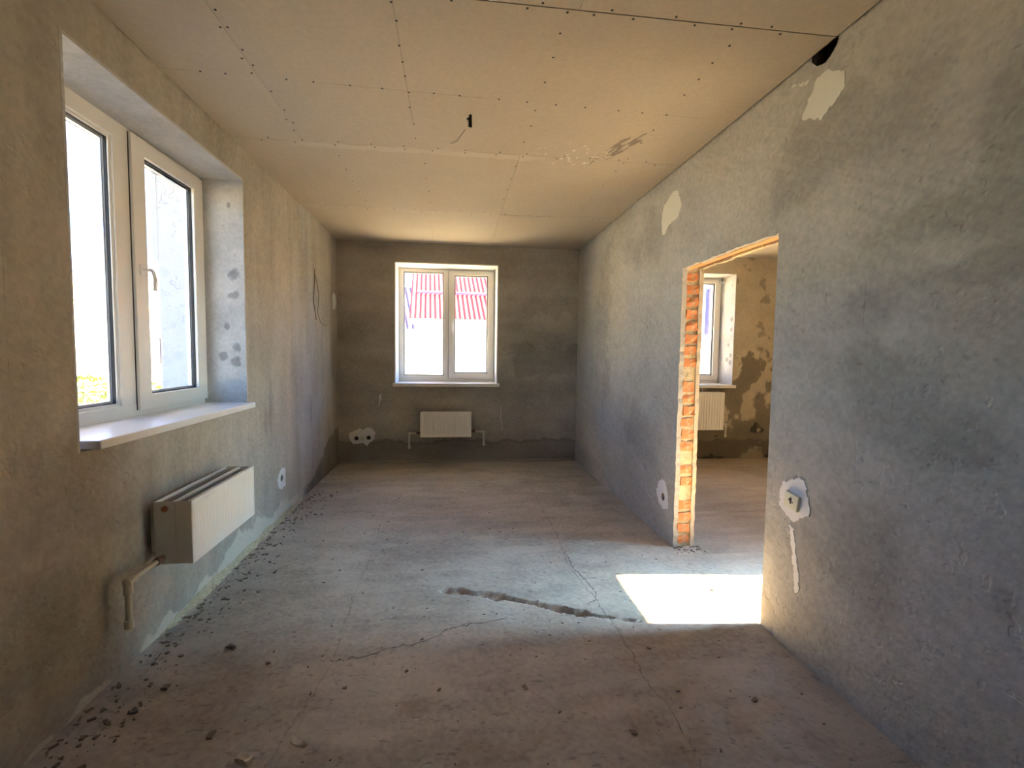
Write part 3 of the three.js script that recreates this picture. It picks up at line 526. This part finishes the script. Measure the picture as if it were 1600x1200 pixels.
// ---------------------------------------------------------------- radiators
// local axes: x along the wall, y up, z out of the wall; z = 0 is the wall face, y = 0 the bottom edge
function ribbed(L, Hh, ribs, depth) {
  const mx = 0.025, nx = ribs * 8, ny = 14, g = new THREE.PlaneGeometry(L, Hh, nx, ny), p = g.attributes.position;
  for (let i = 0; i < p.count; i++) {
    const x = p.getX(i) + L / 2, y = p.getY(i) + Hh / 2, t = (x - mx) / (L - 2 * mx);
    const inx = t > 0 && t < 1 ? Math.pow(0.5 - 0.5 * Math.cos(t * ribs * Math.PI * 2), 0.7) : 0, iny = smooth(0.025, 0.045, y) * (1 - smooth(Hh - 0.045, Hh - 0.025, y));
    p.setXYZ(i, x, y, -depth * inx * iny);
  }
  g.computeVertexNormals();
  return g;
}
function makeRadiator(label, pos, turn, L, Hh, D, ribs, back = 0.045) {
  const o = thing('radiator', label, 'radiator', pos, turn, 'steel panel radiators under the windows');
  const z0 = back, z1 = back + D;
  obj('front_panel', [ribbed(L, Hh, ribs, 0.011).translate(0, 0, z1), box(0, L, 0, Hh, z1 - 0.018, z1 - 0.012)], M.enamel, o, 'white ribbed front');
  obj('panel_edge', [rbox(0, 0.006, 0, Hh, z1 - 0.012, z1 + 0.0005, 0.002), rbox(L - 0.006, L, 0, Hh, z1 - 0.012, z1 + 0.0005, 0.002), rbox(0, L, Hh - 0.006, Hh, z1 - 0.012, z1 + 0.0005, 0.002), rbox(0, L, 0, 0.006, z1 - 0.012, z1 + 0.0005, 0.002)], M.enamel, o);
  for (const zm of [z0 + 0.006, (z0 + z1) / 2]) obj('inner_panel', rbox(0.004, L - 0.004, 0.004, Hh - 0.002, zm - 0.006, zm + 0.006, 0.003), M.enamel, o);
  const fins = [];
  for (const [a, b] of [[z0 + 0.014, (z0 + z1) / 2 - 0.008], [(z0 + z1) / 2 + 0.008, z1 - 0.016]]) for (let x = 0.02; x < L - 0.02; x += 0.022) fins.push(box(x, x + 0.0015, 0.02, Hh - 0.012, a, b), box(x, x + 0.022, 0.02, Hh - 0.03, a, a + 0.0012));
  const f = obj('convector_fins', fins, M.fin, o); f.userData.kind = 'stuff';
  for (const x of [-0.002, L + 0.001]) {
    const zs = mix(z0, z1, 0.56);
    obj('side_cover', rbox(x - 0.0015, x + 0.0025, 0.003, Hh - 0.001, z0, zs - 0.001, 0.001), M.enamel, o);
    obj('side_cover', rbox(x - 0.0015, x + 0.0025, 0.003, Hh - 0.001, zs + 0.001, z1 - 0.001, 0.001), M.enamel, o);
    obj('air_plug', [rod([x - 0.008, Hh - 0.035, z0 + 0.05], [x + 0.008, Hh - 0.035, z0 + 0.05], 0.014)], M.brass, o);
    obj('wall_bracket', box(clamp(x, 0.05, L - 0.08), clamp(x, 0.05, L - 0.08) + 0.03, 0.04, Hh - 0.04, 0.0, z0), M.enamel, o);
  }
  return o;
}
function pipeRun(parent, x, dir, y, z, reach, drop) {   // stub out of the radiator's foot, elbow, short tail
  obj('connector', [rod([x, y, z], [x + dir * 0.035, y, z], 0.013), rod([x + dir * 0.03, y, z], [x + dir * 0.055, y, z], 0.017)], M.pipeDark, parent, 'rusty brown connector');
  obj('pipe', [tube([[x + dir * 0.05, y, z], [x + dir * (reach - 0.02), y, z], [x + dir * reach, y - 0.015, z], [x + dir * reach, y - drop, z]], 0.0125, 10, 40)], M.pipe, parent);
  obj('pipe_collar', rod([x + dir * reach, y - drop - 0.004, z], [x + dir * reach, y - drop + 0.03, z], 0.018), M.pipe, parent);
  obj('pipe_elbow', [rod([x + dir * (reach - 0.04), y, z], [x + dir * (reach + 0.012), y, z], 0.0175), rod([x + dir * reach, y - 0.05, z], [x + dir * reach, y + 0.012, z], 0.0175)], M.pipe, parent);
}
{
  const a = makeRadiator('white ribbed panel radiator on the left wall below the wide window', [0, 0.397, 3.765], Math.PI / 2, 0.695, 0.3, 0.165, 20);
  pipeRun(a, -0.002, -1, 0.035, 0.08, 0.245, 0.19);
  obj('connector', [rod([0.69, 0.03, 0.1], [0.72, 0.03, 0.1], 0.012), rod([0.66, -0.03, 0.12], [0.66, 0.01, 0.12], 0.013)], M.pvc, a);
  const b = makeRadiator('small white ribbed radiator on the far wall below the window', [1.018, 0.361, 0], 0, 0.62, 0.302, 0.155, 16);
  pipeRun(b, -0.002, -1, 0.03, 0.08, 0.145, 0.19); pipeRun(b, 0.622, 1, 0.05, 0.08, 0.165, 0.18);
  const c = makeRadiator('taller radiator in the next room seen through the doorway', [4.18, 0.426, 0], 0, 0.8, 0.5, 0.15, 20);
  pipeRun(c, 0.802, 1, 0.06, 0.08, 0.1, 0.17);
}
// ---------------------------------------------------------------- electrical bits
function boxX(x, z, y, label, dir) {
  const o = thing('junction_box', label, 'junction box', [x, y, z]);
  const g = new THREE.CylinderGeometry(0.029, 0.029, 0.022, 20, 1, true); g.rotateZ(Math.PI / 2); g.translate(-dir * 0.0125, 0, 0);
  obj('cup', g, std({ color: lin(0.3, 0.3, 0.3), side: THREE.DoubleSide }), o);
  obj('cup_base', rod([-dir * 0.024, 0, 0], [-dir * 0.0225, 0, 0], 0.029, 20), M.boxGrey, o);
  obj('wire_end', tube([[-dir * 0.022, 0.005, 0.008], [-dir * 0.01, -0.006, 0.004], [-dir * 0.004, 0.0, -0.01]], 0.0025, 6), M.wire, o);
}
boxX(0, lwBox[0], lwBox[1], 'round junction box in white filler on the left wall', 1);
boxX(W, rwBox[0], rwBox[1], 'round junction box in white filler beside the brick jamb', -1);
bwBoxes.forEach(([x, y], i) => {
  const o = thing('junction_box', ['first of three round junction boxes on the far wall, nearest the left wall', 'middle junction box of three on the far wall, filled with plaster', 'third junction box on the far wall, nearest the radiator'][i], 'junction box', [x, y, 0], 0, 'row of three junction boxes');
  const g = new THREE.CylinderGeometry(0.027, 0.027, 0.022, 20, 1, true); g.rotateX(Math.PI / 2); g.translate(0, 0, -0.0125);
  obj('cup', g, std({ color: lin(0.2, 0.2, 0.2), side: THREE.DoubleSide }), o);
  obj('cup_base', rod([0, 0, -0.024], [0, 0, i === 1 ? -0.006 : -0.0225], 0.0265, 20), i === 1 ? M.puttyOld : M.black, o);
});
{
  const o = thing('wall_switch', 'cream square switch plate tilted in white filler by the doorway', 'switch', [W - 0.003, 0.722, 4.072]);
  const plate = new THREE.Group(); plate.name = 'plate'; plate.rotation.x = 0.14; o.add(plate);
  obj('cover', rbox(-0.016, 0, -0.037, 0.037, -0.045, 0.045, 0.004, 3), M.cream, plate, 'cream plastic cover');
  const s = polyPath(THREE.Shape, [[-0.016, 0.002], [-0.002, 0.02], [0.005, 0.012], [0.004, -0.012], [-0.004, -0.014], [-0.003, -0.004]]);
  obj('broken_slot', slabX(-0.0175, -0.0155, s), M.black, plate, 'dark broken opening');
  obj('screw_hole', rod([-0.0172, -0.003, 0.012], [-0.0155, -0.003, 0.012], 0.003, 10), M.black, plate);
}
tag(obj('loose_cable', tube([[0.004, 2.238, 0.963], [0.008, 2.072, 0.992], [0.008, 1.906, 1.03], [0.006, 1.722, 0.93]], 0.0035, 6, 30), M.wire), 'straight dark cable hanging down the left wall near the corner', 'cable');
tag(obj('looped_cable', tube([[0.004, 2.18, 0.942], [0.012, 1.995, 0.845], [0.012, 1.8, 0.9], [0.01, 1.7, 0.78], [0.012, 1.682, 0.57]], 0.003, 6, 30), M.wire), 'thin dark cable looping down the left wall near the corner', 'cable');
tag(obj('wall_cable', tube([[2.029, 0.72, 0.004], [2.022, 0.595, 0.007], [2.049, 0.412, 0.006]], 0.003, 6, 24), M.wireWhite), 'thin pale cable on the far wall beside the radiator', 'cable');
{
  const o = thing('ceiling_hook', 'small black hook hanging from the plasterboard ceiling', 'hook', [1.503, H, 3.297]);
  obj('shank', rod([0, 0.01, 0], [0, -0.022, 0], 0.009, 12), M.black, o);
  obj('cable_tail', [rod([0.003, -0.016, 0], [0.004, -0.068, 0.003], 0.006, 10), rod([-0.005, -0.016, 0.003], [-0.006, -0.066, 0.002], 0.0055, 10), rod([0, -0.012, 0], [-0.018, -0.026, 0.003], 0.005, 8)], M.black, o);
  tag(obj('ceiling_wire', tube([[1.479, H - 0.002, 3.12], [1.45, H - 0.006, 3.03], [1.43, H - 0.004, 2.954], [1.39, H - 0.002, 2.91]], 0.0018, 6, 20), M.wire), 'short bent wire lying against the ceiling beside the hook', 'wire');
}
// ---------------------------------------------------------------- litter on the floor
{
  const at = (x, z) => (fbm(x * 1.6, z * 1.6, 3) - 0.5) * 0.012;
  const where = [[0.873, 4.416, 0.045], [0.703, 4.478, 0.05], [0.548, 4.347, 0.03], [0.382, 3.809, 0.04], [0.598, 3.948, 0.018], [0.24, 4.068, 0.035], [0.2, 4.207, 0.03], [0.22, 3.051, 0.03], [0.3, 3.014, 0.028], [2.35, 4.007, 0.02], [1.723, 4.217, 0.022], [1.218, 4.063, 0.018], [1.364, 4.191, 0.018], [2.086, 4.497, 0.022], [2.645, 4.387, 0.02], [0.977, 4.14, 0.02]];
  const chipLabels = ['pale mortar lump beside the left floor joint', 'larger pale mortar lump between the left floor joint and the left wall', 'dark chip next to the larger pale mortar lump', 'wide dark chip on the floor out from the radiator pipe', 'tiny dark chip left of the end of the curved crack',
    'dark chip close to the left wall just past the radiator pipe', 'dark chip close to the left wall, farther from the radiator pipe', 'dark chip by the left wall beneath the radiator', 'second dark chip beneath the radiator, farther out from the wall', 'small dark chip beside the right floor joint below the hacked trench',
    'lone small dark chip in the middle of the floor', 'tiny dark chip just below the curved crack', 'tiny dark chip between the curved crack and the lone middle chip', 'small dark chip beside the right floor joint, away from the trench', 'small dark chip between the right floor joint and the right wall', 'small dark chip beside the meeting of curved crack and left joint'];
  where.forEach(([x, z, s], i) => {
    const m = obj('rubble_chip', chunk(s, s * 0.3, s * rr(0.4, 0.7), s * 0.3, i * 3.1 + 20, 3), i === 1 || i === 0 ? M.chipPale : M.chip);
    m.position.set(x, at(x, z) + s * 0.15, z); m.rotation.y = rr(0, 6.3);
    tag(m, chipLabels[i], 'rubble', 'rubble on the concrete floor');
  });
  const leaf = obj('dry_leaf', chunk(0.05, 0.004, 0.022, 0.004, 77, 3), M.leafDry); leaf.position.set(2.985, 0.006, 3.491); leaf.rotation.y = 0.4; tag(leaf, 'dry yellow leaf lying in the patch of sunlight', 'leaf');
  const grit = [];
  for (let i = 0; i < 1100; i++) {
    const strip = i < 800, x = strip ? 0.02 + Math.abs(rr(-1, 1) * rr(0, 1)) * 0.3 : rr(0.2, 2.9), z = strip ? rr(1.2, 4.6) : rr(1.2, 4.7), s = (strip ? 0.0025 + 0.011 * rnd() ** 3 : 0.002 + 0.006 * rnd() ** 2);
    const g = chunk(s * rr(1, 2.4), s * 0.5, s, s * 0.25, i, 1); g.rotateY(rr(0, 6)); g.translate(x, at(x, z) + s * 0.25, z); grit.push(g);
  }
  for (let i = 0; i < 60; i++) { const s = rr(0.003, 0.01), z = DOOR.z0 + 0.01 + 0.12 * rnd() ** 2, g = chunk(s, s * 0.6, s, s * 0.25, i + 500, 1); g.translate(W + rr(-0.02, 0.2), 0.004, z); grit.push(g); }
  const gm = obj('floor_grit', grit, M.chip); gm.userData = { kind: 'stuff', label: 'scattered dark grit and crumbs on the concrete floor', category: 'grit' };
}
// ---------------------------------------------------------------- outdoors
{
  const gr = obj('ground', box(-60, 60, -0.7, -0.42, -60, 60), M.ground); gr.userData = { kind: 'structure', label: 'pale trodden earth around the house', category: 'ground' };
}
// a gabled house: local x along the eaves, z towards the viewer's side; y from its own ground
function house(name, label, pos, turn, w, d, eave, rise, over, wallM, roofM, ribStep, opts = {}) {
  const o = thing(name, label, 'house', pos, turn, 'houses of the neighbours');
  const gable = polyPath(THREE.Shape, [[-d / 2, 0], [d / 2, 0], [d / 2, eave], [0, eave + rise], [-d / 2, eave]]);
  obj('wall', slabX(-w / 2, w / 2, gable), wallM, o);
  const len = Math.hypot(d / 2 + over, rise * (d / 2 + over) / (d / 2)), ang = Math.atan2(rise, d / 2), top = eave + rise + 0.06;
  for (const side of [1, -1]) {
    const rf = new THREE.Group(); rf.name = 'roof_slope'; rf.position.set(0, top, 0); rf.rotation.y = side > 0 ? 0 : Math.PI; o.add(rf);
    const tilt = (g) => { g.rotateX(ang); return g; };
    obj('sheet', tilt(box(-w / 2 - over, w / 2 + over, -0.05, 0, 0, len)), roofM, rf);
    if (side > 0 && ribStep) {
      const bars = [];
      for (let x = -w / 2 - over + ribStep / 2; x < w / 2 + over; x += ribStep) { const g = new THREE.CylinderGeometry(ribStep * 0.3, ribStep * 0.3, len, 6, 1); g.rotateX(Math.PI / 2); g.scale(1, 1.1, 1); g.translate(x, 0, len / 2); bars.push(tilt(g)); }
      const r = obj('rib', bars, roofM, rf); r.userData.kind = 'stuff';
      if (opts.courses) { const steps = []; for (let s = 0.35; s < len; s += 0.35) steps.push(tilt(box(-w / 2 - over, w / 2 + over, 0, 0.03, s - 0.04, s))); const c = obj('tile_course', steps, roofM, rf); c.userData.kind = 'stuff'; }
      if (opts.roofBar) obj('roof_bar', tilt(box(-w / 2, w / 2, 0.06, 0.13, len * opts.roofBar - 0.03, len * opts.roofBar + 0.03)), M.roofBar, rf, 'dark purple bar across the roof slope');  // plain dark purple bar running the length of the slope
    }
    obj('fascia', box(-w / 2 - over, w / 2 + over, -0.16, 0, 0, 0.06).translate(0, -Math.sin(ang) * len, Math.cos(ang) * len - 0.05), M.fascia, rf);
  }
  for (const [x, y, ww, hh, face] of opts.windows || []) {
    const win = new THREE.Group(); win.name = 'house_window'; win.position.set(...(face === 'x' ? [w / 2 + 0.01, y, -x] : [x, y, d / 2 + 0.01])); win.rotation.y = face === 'x' ? Math.PI / 2 : 0; o.add(win);
    obj('window_frame', ring(-ww / 2, ww / 2, -hh / 2, hh / 2, -ww / 2 + 0.07, ww / 2 - 0.07, -hh / 2 + 0.07, hh / 2 - 0.07, -0.02, 0.05), opts.frame || M.fascia, win);
    obj('pane', box(-ww / 2 + 0.05, ww / 2 - 0.05, -hh / 2 + 0.05, hh / 2 - 0.05, 0, 0.01), M.darkGlass, win);
  }
  return o;
}
// behind the far window: white house under a red sheet roof
house('neighbour_house', 'white house with a red ribbed sheet roof behind the far window', [4.5, -0.42, -12.5], 0.05, 8.8, 7, 2.9, 2.1, 0.2, M.whiteWall, M.redRoof, 0.15, { roofBar: 0.6, windows: [[2.6, 1.5, 1.2, 1.2], [-0.2, 1.5, 1.2, 1.2]] });
house('distant_house', 'house with a dark purple roof behind the red roofed house', [-4.5, -0.42, -24], 0.2, 8, 8, 3.2, 2.6, 0.3, M.tealWall, M.purpleRoof, 0.3);
house('garden_shed', 'pale blue-green shed beside the red roofed house', [-2.35, -0.42, -13], 0.05, 2.6, 4, 2.0, 0.5, 0.1, M.tealWall, M.purpleRoof, 0);
house('grey_house', 'pale house with a dark gable behind the next room', [15.5, -0.42, -13], -0.5, 6, 7, 2.8, 2.0, 0.4, M.whiteWall, M.purpleRoof, 0.3, { windows: [[-1.5, 1.5, 1.0, 1.3], [0.8, 1.5, 1.0, 1.3]], frame: M.brown });
// beyond the left window: white house, its gable towards the window, a tiled wing behind
house('gable_house', 'white gabled house with a low beige tiled roof beyond the left window', [-11.6, -0.42, -16.4], -0.98, 7, 7.4, 2.9, 1.55, 0.25, M.whiteWall, M.tileRoof, 0.25, { windows: [[-0.95, 1.75, 0.5, 1.1, 'x'], [-0.1, 1.75, 0.5, 1.1, 'x']], frame: M.brown });
house('tiled_house', 'long house with a wavy tiled roof behind the gabled house', [-25, -0.42, -25], 0.75, 16, 8, 3.6, 2.9, 0.3, M.whiteWall, M.tileRoof, 0.22, { courses: true });
// shrubs below the left window, out in the sun
function shrub(x, z, r, h, label) {
  const o = thing('shrub', label, 'shrub', [x, -0.42, z], 0, 'shrubs beyond the left window');
  const leaves = [], p = new THREE.PlaneGeometry(0.09, 0.06, 2, 1);
  for (let i = 0; i < 520; i++) {
    const a = rr(0, 6.283), e = Math.pow(rnd(), 0.5), y = h * (0.15 + 0.85 * rnd()), rad = r * e * Math.sqrt(clamp(1.15 - (y / h) ** 2)), g = p.clone();
    g.attributes.position.setZ(1, 0.015); g.rotateX(rr(-1.4, 1.4)); g.rotateY(rr(0, 6.283)); g.scale(rr(0.8, 1.5), rr(0.8, 1.5), 1); g.translate(rad * Math.cos(a), y, rad * Math.sin(a)); leaves.push(g);
  }
  obj('foliage', leaves, M.leaf, o);
  for (let i = 0; i < 5; i++) obj('stem', rod([rr(-0.05, 0.05), 0, rr(-0.05, 0.05)], [rr(-0.5, 0.5) * r, h * 0.75, rr(-0.5, 0.5) * r], 0.014, 6, 0.005), M.stem, o);
}
for (const [x, z, r, h, label] of [[-7.2, -5.3, 0.65, 1.0, 'yellow-green shrub standing nearest to the wide window'], [-7.6, -6.8, 0.65, 1.15, 'tallest yellow-green shrub, second from the wide window'], [-6.4, -7.6, 0.55, 0.95, 'smallest yellow-green shrub, in the middle of the garden row'], [-8.0, -8.3, 0.7, 1.1, 'broad yellow-green shrub closest to the gabled house'], [-6.3, -9.2, 0.65, 1.1, 'yellow-green shrub at the far end of the row, beside the outer wall']]) shrub(x, z, r, h, label);

renderer.render(scene, camera);
